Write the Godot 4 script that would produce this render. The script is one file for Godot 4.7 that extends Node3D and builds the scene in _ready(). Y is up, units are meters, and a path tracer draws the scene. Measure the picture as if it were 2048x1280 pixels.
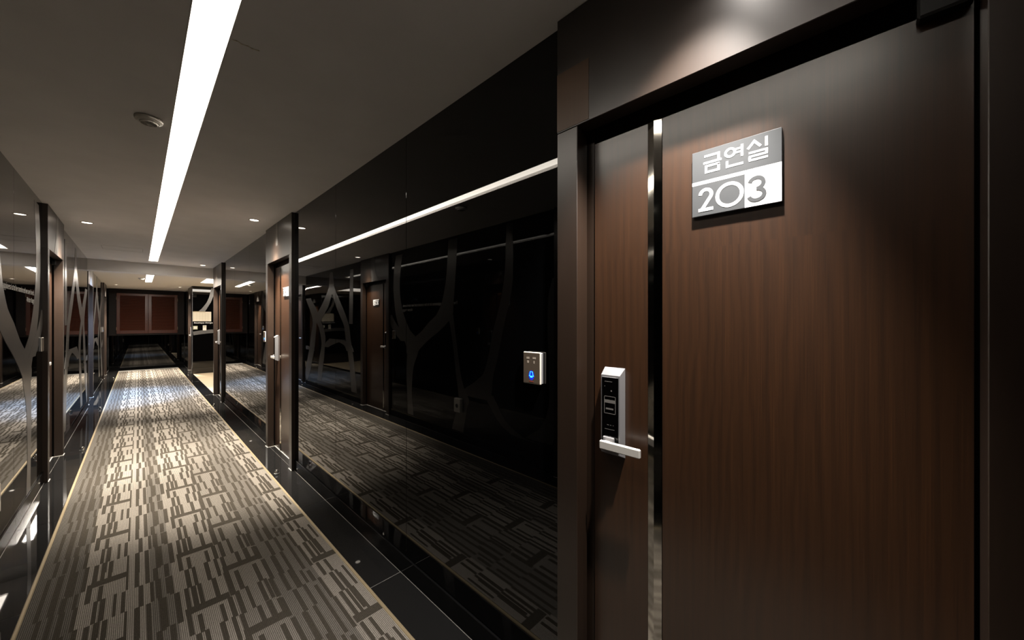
extends Node3D
# A hotel corridor: black glass walls, dark wood doors, patterned carpet, ceiling light strip and downlights.
# Metres, y up; the corridor runs along -z, the camera stands at the origin of x and z.

const GLASS_R := 1.03      # face of the right glass wall
const GLASS_L := -0.58     # face of the left glass wall before the beam
const GLASS_L2 := -0.615   # and behind it
const CEIL := 2.43
const CEIL2 := 2.36
const BEAM_Z := -9.06
const BACK_Z := 3.2
const END_Z := -15.68

# dark yarn of the carpet in millimetres: x from, x to, start along the run, length (repeats every 600)
const YARN := [
	[-343,-325,439,412], [-330,-314,245,192], [-327,-313,244,138], [-305,-286,441,399], [-296,-280,439,414], [-294,-279,243,187], [-268,-248,110,135], [-265,-248,115,138], [-263,-245,243,449],
	[-257,-233,451,267], [-226,-214,111,142], [-219,-204,244,200], [-209,-192,439,271], [-187,-168,60,188], [-175,-45,45,60], [-173,-156,450,214], [-155,-140,251,198], [-145,-129,452,240],
	[-145,-128,111,152], [-141,-125,447,127], [-133,-116,254,195], [-131,-114,253,195], [-118,-102,458,197], [-117,-100,455,145], [-88,-76,248,207], [-61,-46,258,194], [-47,-37,451,401],
	[-14,3,460,400], [-11,5,455,254], [1,16,257,199], [2,18,258,203], [26,43,460,400], [42,55,261,196], [57,73,123,137], [60,76,122,60], [63,77,176,267],
	[67,85,257,209], [71,90,459,275], [75,99,461,257], [100,118,122,141], [102,117,273,166], [103,119,116,110], [112,130,270,189], [127,148,463,267], [157,325,45,55],
	[159,176,75,184], [165,182,457,217], [165,182,460,241], [179,198,266,198], [191,207,460,199], [195,211,132,139], [195,211,461,206], [195,213,128,124], [208,225,264,202],
	[216,233,460,225], [262,279,262,205], [266,281,260,134], [275,293,462,202], [277,293,124,147], [304,319,266,201], [306,321,259,176], [312,331,96,175], [327,346,450,242],
	[329,352,433,240], [330,490,390,55], [334,351,268,186], [345,364,70,206], [371,391,474,201], [388,404,64,205], [403,420,267,152], [441,459,71,189], [442,464,262,150],
	[454,473,476,199], [469,484,65,196], [483,502,279,161], [488,508,83,186], [490,510,286,164], [496,513,467,115], [499,516,468,234], [539,559,69,191], [544,566,478,216],
	[546,561,466,185], [556,575,271,201], [579,599,79,198], [592,610,462,209], [593,608,485,386], [594,609,463,263], [603,619,266,195], [625,640,134,134], [644,661,315,419],
	[653,670,164,116], [678,693,267,203], [683,700,471,262], [705,840,65,55], [711,726,129,143], [714,728,125,131], [718,737,458,226], [735,752,269,186], [738,755,273,191],
	[747,762,459,219], [751,768,128,137], [763,777,266,198], [765,780,465,186], [769,785,305,165], [779,792,462,206], [806,818,257,205],
]
# silver film on the left glass in millimetres: z from, z to, height
const FILM_NEAR := [
	[[-4940,-4750,2372], [-4985,-4792,2212], [-5014,-4830,1940], [-4991,-4803,1719], [-4940,-4708,1498], [-4830,-4543,1282], [-4697,-4301,1130], [-4619,-4324,1000], [-4635,-4444,787], [-4635,-4484,602], [-4619,-4493,392], [-4604,-4454,108]],
	[[-5200,-5054,1502], [-5141,-4912,1360], [-4968,-4697,1226], [-4803,-4543,1123]],
	[[-3642,-3466,2398], [-3654,-3473,2252], [-3669,-3488,2072], [-3708,-3510,1847], [-3788,-3540,1621], [-3903,-3555,1484], [-4074,-3661,1390], [-4254,-3861,1268], [-4469,-4074,1163], [-4635,-4254,1054], [-4635,-4386,946]],
	[[-3642,-3540,1482], [-3592,-3510,1300], [-3547,-3473,1122], [-3517,-3437,944], [-3488,-3394,769], [-3455,-3331,619], [-3437,-3245,495], [-3437,-3279,405], [-3510,-3313,263], [-3566,-3348,99]],
	[[-2637,-2551,2408], [-2650,-2543,2160], [-2656,-2543,1968], [-2684,-2553,1777], [-2734,-2601,1586], [-2806,-2664,1392], [-2865,-2720,1193], [-2925,-2777,990], [-3001,-2835,822], [-3161,-2850,710], [-3331,-2865,615], [-3401,-2909,544]],
	[[-3001,-2835,609], [-2909,-2763,510], [-2820,-2678,406], [-2706,-2543,312], [-2569,-2365,251], [-2465,-2064,242]],
	[[-2042,-1957,1801], [-2086,-1957,1650], [-2097,-1978,1393], [-2086,-1978,1050], [-2075,-1957,710], [-2108,-1957,536], [-2198,-1999,385], [-2365,-2042,265]],
]
const FILM_FAR := [
	[[-9484,-9057,2384], [-9126,-8723,1919], [-8723,-8287,1605], [-8595,-8347,1394], [-8698,-8408,1140], [-8789,-8470,883], [-8921,-8595,618], [-9099,-8749,344], [-9239,-8921,108]],
	[[-7579,-7434,2374], [-7643,-7373,2086], [-7827,-7506,1902], [-8086,-7664,1712], [-8408,-7938,1516], [-8470,-8110,1394]],
	[[-7579,-7353,2084], [-7404,-7175,1884], [-7254,-6966,1690], [-7060,-6784,1503], [-6874,-6643,1324], [-6784,-6565,1042], [-6695,-6481,835], [-6608,-6398,564], [-6540,-6316,158]],
	[[-8408,-8110,1436], [-8203,-7938,1272], [-8086,-7827,1073], [-8052,-7860,913], [-8168,-7904,667], [-8251,-7995,416], [-8299,-8052,166]],
	[[-6591,-6456,2332], [-6626,-6472,1812], [-6643,-6489,1360]],
	[[-7611,-6784,1067], [-7794,-7254,990], [-7882,-7664,890]],
	[[-7254,-6626,1050], [-6874,-6523,970], [-6766,-6439,869]],
	[[-9382,-9126,966], [-9239,-8881,863], [-9057,-8445,782]],
]

var M := {}
var used := {}

# ------------------------------------------------------------------ helpers
func numbered(called: String) -> String:
	var n: int = used.get(called, 0)
	used[called] = n + 1
	return called if n == 0 else "%s_%03d" % [called, n]

func part_name(called: String, parent: Node) -> String:
	var n: int = parent.get_meta("n_" + called, 0)
	parent.set_meta("n_" + called, n + 1)
	return called if n == 0 else "%s_%03d" % [called, n]

func tool() -> SurfaceTool:
	var st := SurfaceTool.new()
	st.begin(Mesh.PRIMITIVE_TRIANGLES)
	return st

func quad(st: SurfaceTool, a: Vector3, b: Vector3, c: Vector3, d: Vector3, n: Vector3) -> void:
	# corners in ring order; wound clockwise as seen from the side n points to
	var ring := [a, b, c, d]
	if (b - a).cross(c - a).dot(n) > 0.0:
		ring = [a, d, c, b]
	st.set_normal(n)
	for i in [0, 1, 2, 0, 2, 3]:
		var p: Vector3 = ring[i]
		if absf(n.x) > 0.7: st.set_uv(Vector2(p.z, -p.y))
		elif absf(n.y) > 0.7: st.set_uv(Vector2(p.x, p.z))
		else: st.set_uv(Vector2(p.x, -p.y))
		st.add_vertex(p)

func tri(st: SurfaceTool, a: Vector3, b: Vector3, c: Vector3, n: Vector3) -> void:
	st.set_normal(n)
	var ring := [a, b, c]
	if (b - a).cross(c - a).dot(n) > 0.0:
		ring = [a, c, b]
	for p in ring:
		st.set_uv(Vector2(p.z, -p.y))
		st.add_vertex(p)

# a box from lo to hi whose twelve edges are chamfered by e
func box(st: SurfaceTool, lo: Vector3, hi: Vector3, e := 0.0) -> void:
	var c := (lo + hi) * 0.5
	var h := (hi - lo) * 0.5
	e = minf(e, minf(h.x, minf(h.y, h.z)) * 0.9)
	for ax in 3:
		for s in [-1.0, 1.0]:
			var b := (ax + 1) % 3
			var d := (ax + 2) % 3
			var n := Vector3.ZERO
			n[ax] = s
			var q := []
			for k in [[-1, -1], [1, -1], [1, 1], [-1, 1]]:
				var p := c
				p[ax] += s * h[ax]
				p[b] += k[0] * (h[b] - e)
				p[d] += k[1] * (h[d] - e)
				q.append(p)
			quad(st, q[0], q[1], q[2], q[3], n)
	if e <= 0.0:
		return
	for ax in 3:
		var b := (ax + 1) % 3
		var d := (ax + 2) % 3
		for sb in [-1.0, 1.0]:
			for sd in [-1.0, 1.0]:
				var q := []
				for k in [[-1, 0], [1, 0], [1, 1], [-1, 1]]:
					var p := c
					p[ax] += k[0] * (h[ax] - e)
					p[b] += sb * (h[b] - (e if k[1] == 1 else 0.0))
					p[d] += sd * (h[d] - (0.0 if k[1] == 1 else e))
					q.append(p)
				var n := Vector3.ZERO
				n[b] = sb
				n[d] = sd
				quad(st, q[0], q[1], q[2], q[3], n.normalized())
	for sx in [-1.0, 1.0]:
		for sy in [-1.0, 1.0]:
			for sz in [-1.0, 1.0]:
				var k := Vector3(sx, sy, sz)
				var o := c + k * h
				tri(st, o - Vector3(0, sy * e, sz * e), o - Vector3(sx * e, 0, sz * e), o - Vector3(sx * e, sy * e, 0), k.normalized())

func b1(lo: Vector3, hi: Vector3, e := 0.0) -> ArrayMesh:
	var st := tool()
	box(st, lo, hi, e)
	return st.commit()

# profile of [radius, height] pairs turned about y; smooth
func lathe(st: SurfaceTool, prof: Array, seg := 32, at := Vector3.ZERO) -> void:
	for i in prof.size() - 1:
		var p: Vector2 = prof[i]
		var q: Vector2 = prof[i + 1]
		var t := (q - p).normalized()
		var nn := Vector2(t.y, -t.x)
		for k in seg:
			var a0 := TAU * k / seg
			var a1 := TAU * (k + 1) / seg
			var d0 := Vector3(cos(a0), 0, sin(a0))
			var d1 := Vector3(cos(a1), 0, sin(a1))
			var vs := [at + d0 * p.x + Vector3(0, p.y, 0), at + d1 * p.x + Vector3(0, p.y, 0), at + d1 * q.x + Vector3(0, q.y, 0), at + d0 * q.x + Vector3(0, q.y, 0)]
			var ns := [d0 * nn.x + Vector3(0, nn.y, 0), d1 * nn.x + Vector3(0, nn.y, 0), d1 * nn.x + Vector3(0, nn.y, 0), d0 * nn.x + Vector3(0, nn.y, 0)]
			var order := [0, 1, 2, 0, 2, 3]
			var mid: Vector3 = (vs[1] - vs[0]).cross(vs[2] - vs[0])
			if mid.length_squared() < 1e-16:
				mid = (vs[2] - vs[0]).cross(vs[3] - vs[0])
			if mid.dot(ns[0] + ns[1]) > 0.0:
				order = [0, 2, 1, 0, 3, 2]
			for j in order:
				st.set_normal(ns[j])
				st.set_uv(Vector2.ZERO)
				st.add_vertex(vs[j])

# an upright slab between two bent edges: rows of [left, right, height] on a plane; right and up span it, out is its front
func slab_rows(st: SurfaceTool, rows: Array, org: Vector3, right: Vector3, out: Vector3, thick: float) -> void:
	var up := Vector3.UP
	for i in rows.size() - 1:
		var r: Array = rows[i]
		var q: Array = rows[i + 1]
		var a: Vector3 = org + right * r[0] + up * r[2] + out * thick
		var b: Vector3 = org + right * r[1] + up * r[2] + out * thick
		var c: Vector3 = org + right * q[1] + up * q[2] + out * thick
		var d: Vector3 = org + right * q[0] + up * q[2] + out * thick
		quad(st, a, b, c, d, out)
		quad(st, a, d, d - out * thick, a - out * thick, -right * signf(r[1] - r[0]))
		quad(st, b, c, c - out * thick, b - out * thick, right * signf(r[1] - r[0]))

# a flat stroke of width w along points (2-D, on a plane), thickness towards out
func stroke(st: SurfaceTool, pts: Array, w: float, org: Vector3, right: Vector3, out: Vector3, thick: float) -> void:
	var n := pts.size()
	var l := []
	var r := []
	for i in n:
		var p: Vector2 = pts[i]
		var d0: Vector2 = (p - pts[i - 1]).normalized() if i > 0 else Vector2.ZERO
		var d1: Vector2 = (pts[i + 1] - p).normalized() if i < n - 1 else Vector2.ZERO
		var d := (d0 + d1).normalized()
		var m := Vector2(-d.y, d.x)
		var k := w * 0.5
		if i > 0 and i < n - 1:
			k /= maxf(0.5, d.dot(d1))
		l.append(p + m * k)
		r.append(p - m * k)
	for i in n - 1:
		var q := []
		for p in [l[i], l[i + 1], r[i + 1], r[i]]:
			q.append(org + right * p.x + Vector3.UP * p.y + out * thick)
		quad(st, q[0], q[1], q[2], q[3], out)
		for e in [[0, 1, 1.0], [3, 2, -1.0]]:
			var a: Vector3 = q[e[0]]
			var b: Vector3 = q[e[1]]
			var side: Vector3 = (b - a).cross(out).normalized()
			if side.dot(q[e[0]] - q[3 - e[0]]) < 0.0:
				side = -side
			quad(st, a, b, b - out * thick, a - out * thick, side)

func arc(c: Vector2, rx: float, ry: float, from: float, to: float, seg := 20) -> Array:
	var o := []
	for i in seg + 1:
		var a := deg_to_rad(lerpf(from, to, float(i) / seg))
		o.append(c + Vector2(cos(a) * rx, sin(a) * ry))
	return o

# the commit of a shape as one named mesh
func obj(called: String, mesh: Mesh, m: Material, parent: Node = self, at := Vector3.ZERO) -> MeshInstance3D:
	var o := MeshInstance3D.new()
	o.name = numbered(called) if parent == self else part_name(called, parent)
	o.mesh = mesh
	o.material_override = m
	o.cast_shadow = GeometryInstance3D.SHADOW_CASTING_SETTING_ON
	parent.add_child(o, true)
	o.position = at
	return o

func tag(o: Node, label: String, category: String, group := "", kind := "") -> Node:
	o.set_meta("label", label)
	o.set_meta("category", category)
	if group: o.set_meta("group", group)
	if kind: o.set_meta("kind", kind)
	return o

func thing(called: String, at: Vector3, label: String, category: String, group := "", kind := "") -> Node3D:
	var o := Node3D.new()
	o.name = numbered(called)
	add_child(o)
	o.position = at
	tag(o, label, category, group, kind)
	return o

# ------------------------------------------------------------------ materials
func mat(c: Color, rough := 0.5, metal := 0.0, spec := 0.5) -> StandardMaterial3D:
	var m := StandardMaterial3D.new()
	m.albedo_color = c
	m.roughness = rough
	m.metallic = metal
	m.metallic_specular = spec
	return m

func carpet_image() -> Image:
	var w := 2048
	var h := 1024
	# tone of the loop pile between the dark bars, by its distance across the runner
	var tone := [[-0.40, 0.62], [-0.205, 1.0], [0.045, 0.72], [0.13, 1.0], [0.335, 0.84], [0.495, 0.70], [0.69, 1.0]]
	var lightrow := PackedByteArray()
	var darkrow := PackedByteArray()
	for i in w:
		var x := -0.392 + 1.237 * (i + 0.5) / w
		var k := 1.0
		for t in tone:
			if x >= t[0]: k = t[1]
		var rib := 0.5 + 0.5 * sin(TAU * x / 0.0064)
		var v := lerpf(0.50, 1.0, rib) * k
		var d := lerpf(0.88, 1.0, rib)
		for c in [[152.0, 71.0], [145.0, 66.0], [136.0, 59.0]]:
			lightrow.append(int(c[0] * pow(v, 0.75)))
			darkrow.append(int(c[1] * d))
	var L := Image.create_from_data(w, 1, false, Image.FORMAT_RGB8, lightrow)
	var D := Image.create_from_data(w, 1, false, Image.FORMAT_RGB8, darkrow)
	L.resize(w, h, Image.INTERPOLATE_NEAREST)
	D.resize(w, h, Image.INTERPOLATE_NEAREST)
	for r in YARN:
		var x0 := clampi(int((r[0] * 0.001 + 0.392) / 1.237 * w), 0, w)
		var x1 := clampi(int((r[1] * 0.001 + 0.392) / 1.237 * w), 0, w)
		var y0 := int(r[2] / 600.0 * h)
		var len := int(r[3] / 600.0 * h)
		for s in [0, -h]:
			L.blit_rect(D, Rect2i(x0, 0, x1 - x0, mini(len, h)), Vector2i(x0, y0 + s))
	# the loops of the pile
	var data := L.get_data()
	var rng := RandomNumberGenerator.new()
	rng.seed = 7
	var grain := PackedFloat32Array()
	for i in 8191: grain.append(0.80 + 0.40 * rng.randf())
	var n := 0
	for j in h:
		var across := 1.0 - 0.16 * float(j % 8 < 2)
		for i in w:
			var g := grain[(i + (j >> 2) * 3571) % 8191] * across
			data[n] = mini(255, int(data[n] * g))
			data[n + 1] = mini(255, int(data[n + 1] * g))
			data[n + 2] = mini(255, int(data[n + 2] * g))
			n += 3
	var im := Image.create_from_data(w, h, false, Image.FORMAT_RGB8, data)
	im.generate_mipmaps()
	return im

# straight wood grain with one cathedral figure; light is the pale, dark the deep tone
func wood_image(light: Color, dark: Color, sd: int, figure: float, w := 512) -> Image:
	var h := 1024
	var fine := FastNoiseLite.new()
	fine.seed = sd
	fine.frequency = 0.02
	fine.fractal_octaves = 3
	var slow := FastNoiseLite.new()
	slow.seed = sd + 5
	slow.frequency = 0.004
	var data := PackedByteArray()
	data.resize(w * h * 3)
	var n := 0
	for j in h:
		for n_i in w:
			var i := n_i * 512.0 / w
			var bend := slow.get_noise_2d(i * 0.9, j * 0.35)
			var dx := (i - 190.0) / 512.0 + bend * 0.03
			var dy := (j - 560.0) / 1024.0
			var ring := sqrt(dx * dx + dy * dy * 0.016) * 26.0 + bend * 0.9
			var a := 0.5 + 0.5 * sin(TAU * ring)
			a = pow(a, 2.0)
			var f := fine.get_noise_2d(i * 18.0, j * 0.10) * 0.5 + 0.5
			var f2 := fine.get_noise_2d(i * 40.0, j * 0.22 + 400.0) * 0.5 + 0.5
			var f3 := fine.get_noise_2d(i * 2.5, j * 0.06 + 900.0) * 0.5 + 0.5
			var k := clampf(0.08 + 0.20 * f + 0.50 * f2 + 0.20 * f3 - 0.22 * figure * a, 0.0, 1.0)
			var c := dark.lerp(light, k)
			data[n] = int(c.r * 255.0)
			data[n + 1] = int(c.g * 255.0)
			data[n + 2] = int(c.b * 255.0)
			n += 3
	return Image.create_from_data(w, h, false, Image.FORMAT_RGB8, data)

func noise_tex(freq: float, lo: Color, hi: Color, sd: int, size := 512) -> NoiseTexture2D:
	var nz := FastNoiseLite.new()
	nz.seed = sd
	nz.frequency = freq
	nz.fractal_octaves = 4
	var t := NoiseTexture2D.new()
	t.noise = nz
	t.width = size
	t.height = size
	t.seamless = true
	var g := Gradient.new()
	g.set_color(0, lo)
	g.set_color(1, hi)
	t.color_ramp = g
	return t

func wood_mat(im: Image, rough: float, spec := 0.5) -> StandardMaterial3D:
	var m := mat(Color.WHITE, rough, 0.0, spec)
	m.albedo_texture = ImageTexture.create_from_image(im)
	m.uv1_triplanar = true
	m.uv1_scale = Vector3(1.0 / 0.62, 1.0 / 1.6, 1.0 / 0.62)
	m.uv1_offset = Vector3(0.36, 0.0, 0.36)
	return m

func make_materials() -> void:
	M.door = wood_mat(wood_image(Color(0.262, 0.157, 0.077), Color(0.112, 0.064, 0.030), 11, 0.6, 1024), 0.30, 0.74)
	M.door.clearcoat_enabled = true
	M.door.clearcoat = 0.35
	M.door.clearcoat_roughness = 0.28
	M.frame = wood_mat(wood_image(Color(0.165, 0.112, 0.073), Color(0.105, 0.07, 0.045), 31, 0.15), 0.34, 0.68)
	M.patch = wood_mat(wood_image(Color(0.37, 0.275, 0.195), Color(0.30, 0.22, 0.155), 41, 0.1), 0.45)
	M.glass = mat(Color(0.012, 0.012, 0.013), 0.015, 0.0, 0.5)
	M.glass_edge = mat(Color(0.05, 0.06, 0.06), 0.3)
	M.granite = mat(Color.WHITE, 0.02, 0.0, 0.5)
	M.granite.albedo_texture = noise_tex(0.09, Color(0.085, 0.085, 0.087), Color(0.12, 0.118, 0.116), 3)
	M.granite.uv1_triplanar = true
	M.granite.uv1_scale = Vector3(2.2, 2.2, 2.2)
	M.skirting = mat(Color(0.06, 0.06, 0.062), 0.08)
	M.grout = mat(Color(0.52, 0.51, 0.49), 0.8)
	M.caulk = mat(Color(0.74, 0.73, 0.70), 0.6)
	M.paint = mat(Color.WHITE, 0.9)
	M.paint.albedo_texture = noise_tex(0.01, Color(0.90, 0.89, 0.88), Color(0.93, 0.92, 0.91), 21)
	M.paint.uv1_triplanar = true
	M.paint.uv1_scale = Vector3(0.5, 0.5, 0.5)
	M.paint_warm = mat(Color(0.94, 0.91, 0.86), 0.9)
	M.lamp = mat(Color(1, 1, 1), 0.6)
	M.lamp.emission_enabled = true
	M.lamp.emission = Color(1.0, 0.95, 0.87)
	M.lamp.emission_energy_multiplier = 2.6
	M.lens = mat(Color(1, 1, 1), 0.5)
	M.lens.emission_enabled = true
	M.lens.emission = Color(1.0, 0.95, 0.88)
	M.lens.emission_energy_multiplier = 9.0
	M.white_plastic = mat(Color(0.80, 0.78, 0.74), 0.45)
	M.dark_gap = mat(Color(0.03, 0.03, 0.03), 0.8)
	M.steel = mat(Color(0.80, 0.79, 0.76), 0.07, 1.0)
	M.chrome = mat(Color(0.82, 0.82, 0.82), 0.08, 1.0)
	M.satin = mat(Color(0.58, 0.58, 0.59), 0.34, 0.5)
	M.lever = mat(Color(0.80, 0.79, 0.77), 0.38, 0.35)
	M.black_gloss = mat(Color(0.01, 0.01, 0.011), 0.06)
	M.black = mat(Color(0.02, 0.02, 0.02), 0.4)
	M.print_grey = mat(Color(0.36, 0.35, 0.34), 0.5)
	M.film = mat(Color(0.44, 0.43, 0.42), 0.32, 0.6)
	M.letter = mat(Color(0.72, 0.71, 0.69), 0.5)
	M.brass = mat(Color(0.60, 0.54, 0.43), 0.45, 0.35)
	M.plate = mat(Color(0.36, 0.37, 0.38), 0.38, 0.55)
	M.plate_white = mat(Color(0.92, 0.92, 0.92), 0.35)
	M.plate_edge = mat(Color(0.05, 0.05, 0.05), 0.5)
	M.bell = mat(Color(0.38, 0.335, 0.29), 0.38, 0.4)
	M.bell_icon = mat(Color(0.62, 0.58, 0.53), 0.5)
	M.bell_text = mat(Color(0.55, 0.22, 0.20), 0.5)
	M.led = mat(Color(0.08, 0.14, 0.4), 0.4)
	M.led.emission_enabled = true
	M.led.emission = Color(0.02, 0.13, 0.85)
	M.led.emission_energy_multiplier = 0.8
	M.led_bright = mat(Color(0.3, 0.8, 1.0), 0.4)
	M.led_bright.emission_enabled = true
	M.led_bright.emission = Color(0.20, 0.66, 1.0)
	M.led_bright.emission_energy_multiplier = 1.5
	M.louver = wood_mat(wood_image(Color(0.43, 0.21, 0.125), Color(0.27, 0.12, 0.07), 61, 0.3), 0.28, 0.6)
	M.carcass = wood_mat(wood_image(Color(0.105, 0.064, 0.045), Color(0.065, 0.04, 0.028), 71, 0.2), 0.45, 0.35)
	M.beige = mat(Color(0.83, 0.75, 0.63), 0.28)
	M.sheet = mat(Color(0.78, 0.74, 0.66), 0.8)
	M.sheet_line = mat(Color(0.62, 0.56, 0.48), 0.8)
	M.switch_plate = mat(Color(0.62, 0.62, 0.50), 0.4)
	M.carpet = mat(Color.WHITE, 1.0, 0.0, 0.1)
	M.carpet.albedo_texture = ImageTexture.create_from_image(carpet_image())

# ------------------------------------------------------------------ lamps
func area_lamp(parent: Node3D, size: Vector2, at: Vector3, energy: float, c: Color) -> void:
	var l := AreaLight3D.new()
	l.name = "light"
	parent.add_child(l, true)
	l.area_size = size
	l.area_normalize_energy = true
	l.light_energy = energy
	l.light_color = c
	l.position = at
	l.rotation_degrees = Vector3(-90, 0, 0)
	l.area_range = 20.0
	l.area_attenuation = 2.0
	l.shadow_enabled = true

func strip_light(x0: float, x1: float, z0: float, z1: float, y: float, energy: float, label: String) -> void:
	var c := Vector3((x0 + x1) * 0.5, y, (z0 + z1) * 0.5)
	var t := thing("light_strip", c, label, "ceiling light", "recessed ceiling light strips")
	var h := Vector3((x1 - x0) * 0.5, 0, absf(z1 - z0) * 0.5 - 0.001)
	obj("light_diffuser", b1(Vector3(-h.x, 0.022, -h.z), Vector3(h.x, 0.0294, h.z)), M.lamp, t)
	for s in [-1.0, 1.0]:
		obj("trim", b1(Vector3(minf(s * h.x, s * (h.x + 0.0034)), -0.001, -h.z), Vector3(maxf(s * h.x, s * (h.x + 0.0034)), 0.0294, h.z)), M.paint, t)
	area_lamp(t, Vector2(2.0 * h.x, 2.0 * h.z), Vector3(0, 0.02, 0), energy, Color(1.0, 0.965, 0.915))

func downlight(x: float, z: float, y: float, c: Color, energy: float, label: String, tilt := 0.0, spill := 0.2) -> void:
	var t := thing("downlight", Vector3(x, y, z), label, "downlight", "recessed round downlights")
	var st := tool()
	lathe(st, [Vector2(0.036, 0.0), Vector2(0.036, -0.004), Vector2(0.040, -0.006), Vector2(0.046, -0.004), Vector2(0.048, 0.0)], 32)
	obj("trim_ring", st.commit(), M.white_plastic, t)
	st = tool()
	lathe(st, [Vector2(0.0, -0.0015), Vector2(0.036, -0.0015)], 32)
	obj("light_lens", st.commit(), M.lens, t)
	# the reflector's beam and the wider spill of the bulb
	for beam in [[34.0, 0.6, 1.0, tilt], [53.0, 1.0, spill, 0.0]]:
		var l := SpotLight3D.new()
		l.name = "light"
		t.add_child(l, true)
		l.position = Vector3(0, -0.012, 0)
		l.rotation_degrees = Vector3(-90 + beam[3], 0, 0)
		l.light_color = c
		l.light_energy = energy * beam[2]
		l.light_size = 0.02
		l.spot_range = 12.0
		l.spot_attenuation = 2.0
		l.spot_angle = beam[0]
		l.spot_angle_attenuation = beam[1]
		l.shadow_enabled = true

# ------------------------------------------------------------------ doors
# local frame: origin on the floor at the middle of the opening, on the face of the glass; +x goes into the wall, -z is the lock side
func door_unit(n: int, at: Vector3, turn: float, top: float, label: String, film: Array, near := false) -> Node3D:
	var t := Node3D.new()
	t.name = "door_%d" % n
	add_child(t)
	t.position = at
	t.rotation.y = turn
	tag(t, label, "door", "dark wood room doors along the corridor", "structure")
	obj("header", b1(Vector3(-0.03, 2.043, -0.493), Vector3(0.03, top, 0.493), 0.0015), M.frame, t)
	for s in [-1.0, 1.0]:
		obj("casing", b1(Vector3(-0.03, 0.0, minf(s * 0.412, s * 0.493)), Vector3(0.03, 2.042, maxf(s * 0.412, s * 0.493)), 0.0015), M.frame, t)
	# the inner frame behind the casing, with a shadow gap
	var st := tool()
	box(st, Vector3(0.046, 0.0, -0.44), Vector3(0.10, 2.10, -0.393), 0.002)
	box(st, Vector3(0.060, 2.004, -0.393), Vector3(0.10, 2.10, 0.44), 0.002)
	obj("door_frame", st.commit(), M.frame, t)
	st = tool()
	box(st, Vector3(0.10, 0.0, -0.49), Vector3(0.11, 2.2, 0.49))
	box(st, Vector3(0.03, 0.0, -0.49), Vector3(0.10, 2.2, -0.44))
	box(st, Vector3(0.03, 0.0, 0.44), Vector3(0.10, 2.2, 0.49))
	box(st, Vector3(0.03, 2.10, -0.44), Vector3(0.10, 2.2, 0.44))
	obj("rebate", st.commit(), M.dark_gap, t)
	obj("lock_panel", b1(Vector3(0.042, 0.006, -0.390), Vector3(0.087, 1.999, -0.206), 0.001), M.door, t)
	obj("leaf_panel", b1(Vector3(0.042, 0.006, -0.164), Vector3(0.087, 1.999, 0.408), 0.001), M.door, t)
	# polished strip: a low ridge with two faces
	st = tool()
	var lo := 0.01
	var hi := 1.997
	var a := Vector3(0.0405, 0, -0.2055)
	var r := Vector3(0.0340, 0, -0.1855)
	var e := Vector3(0.0405, 0, -0.1645)
	var u0 := Vector3(0, lo, 0)
	var u1 := Vector3(0, hi, 0)
	quad(st, a + u0, r + u0, r + u1, a + u1, Vector3(-0.951, 0, -0.309).normalized())
	quad(st, r + u0, e + u0, e + u1, r + u1, Vector3(-0.955, 0, 0.296).normalized())
	tri(st, a + u1, r + u1, e + u1, Vector3.UP)
	quad(st, a + u0, e + u0, e + u1, a + u1, Vector3.RIGHT)
	obj("steel_strip", st.commit(), M.steel, t)
	# lock with keypad and lever
	var z0 := -0.348
	var z1 := -0.283
	st = tool()
	var f0 := Vector3(0.012, 0.982, z0)
	var f1 := Vector3(0.012, 0.982, z1)
	var f2 := Vector3(0.012, 1.230, z1)
	var f3 := Vector3(0.012, 1.230, z0)
	var k0 := Vector3(0.042, 0.968, z0 - 0.003)
	var k1 := Vector3(0.042, 0.968, z1 + 0.003)
	var k2 := Vector3(0.042, 1.252, z1 + 0.003)
	var k3 := Vector3(0.042, 1.252, z0 - 0.003)
	quad(st, f0, f1, f2, f3, Vector3.LEFT)
	quad(st, f1, f2, k2, k1, Vector3(-0.1, 0, 0.995))
	quad(st, f0, f3, k3, k0, Vector3(-0.1, 0, -0.995))
	quad(st, f2, f3, k3, k2, Vector3(-0.59, 0.807, 0).normalized())
	quad(st, f0, f1, k1, k0, Vector3(-0.42, -0.907, 0).normalized())
	quad(st, k0, k1, k2, k3, Vector3.RIGHT)
	var lock := obj("lock", st.commit(), M.satin, t)
	obj("keypad", b1(Vector3(0.0100, 0.988, z0 + 0.0035), Vector3(0.0122, 1.224, z1 - 0.004), 0.0007), M.black_gloss, lock)
	if near:
		st = tool()
		var px := 0.0095
		for b in [[0.008, 0.048, 1.162, 1.1635], [0.008, 0.048, 1.108, 1.1095], [0.008, 0.0095, 1.108, 1.1635], [0.0465, 0.048, 1.108, 1.1635], [0.010, 0.046, 1.142, 1.152], [0.014, 0.040, 1.121, 1.126], [0.010, 0.036, 1.209, 1.2105], [0.010, 0.044, 1.058, 1.059], [0.018, 0.025, 1.0715, 1.073], [0.029, 0.033, 1.0715, 1.073], [0.038, 0.041, 1.0715, 1.073], [0.009, 0.011, 1.1935, 1.1955], [0.031, 0.035, 1.179, 1.183], [0.027, 0.033, 1.034, 1.037]]:
			box(st, Vector3(px, b[2], z0 + 0.004 + b[0]), Vector3(0.0101, b[3], z0 + 0.004 + b[1]))
		obj("keypad_print", st.commit(), M.print_grey, lock)
	obj("rosette", b1(Vector3(0.002, 0.990, -0.338), Vector3(0.0101, 1.036, -0.298), 0.003), M.satin, lock)
	st = tool()
	box(st, Vector3(-0.019, 1.000, -0.338), Vector3(-0.007, 1.027, -0.205), 0.003)
	box(st, Vector3(-0.008, 1.002, -0.332), Vector3(0.003, 1.025, -0.306), 0.004)
	obj("lever", st.commit(), M.lever, lock)
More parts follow.
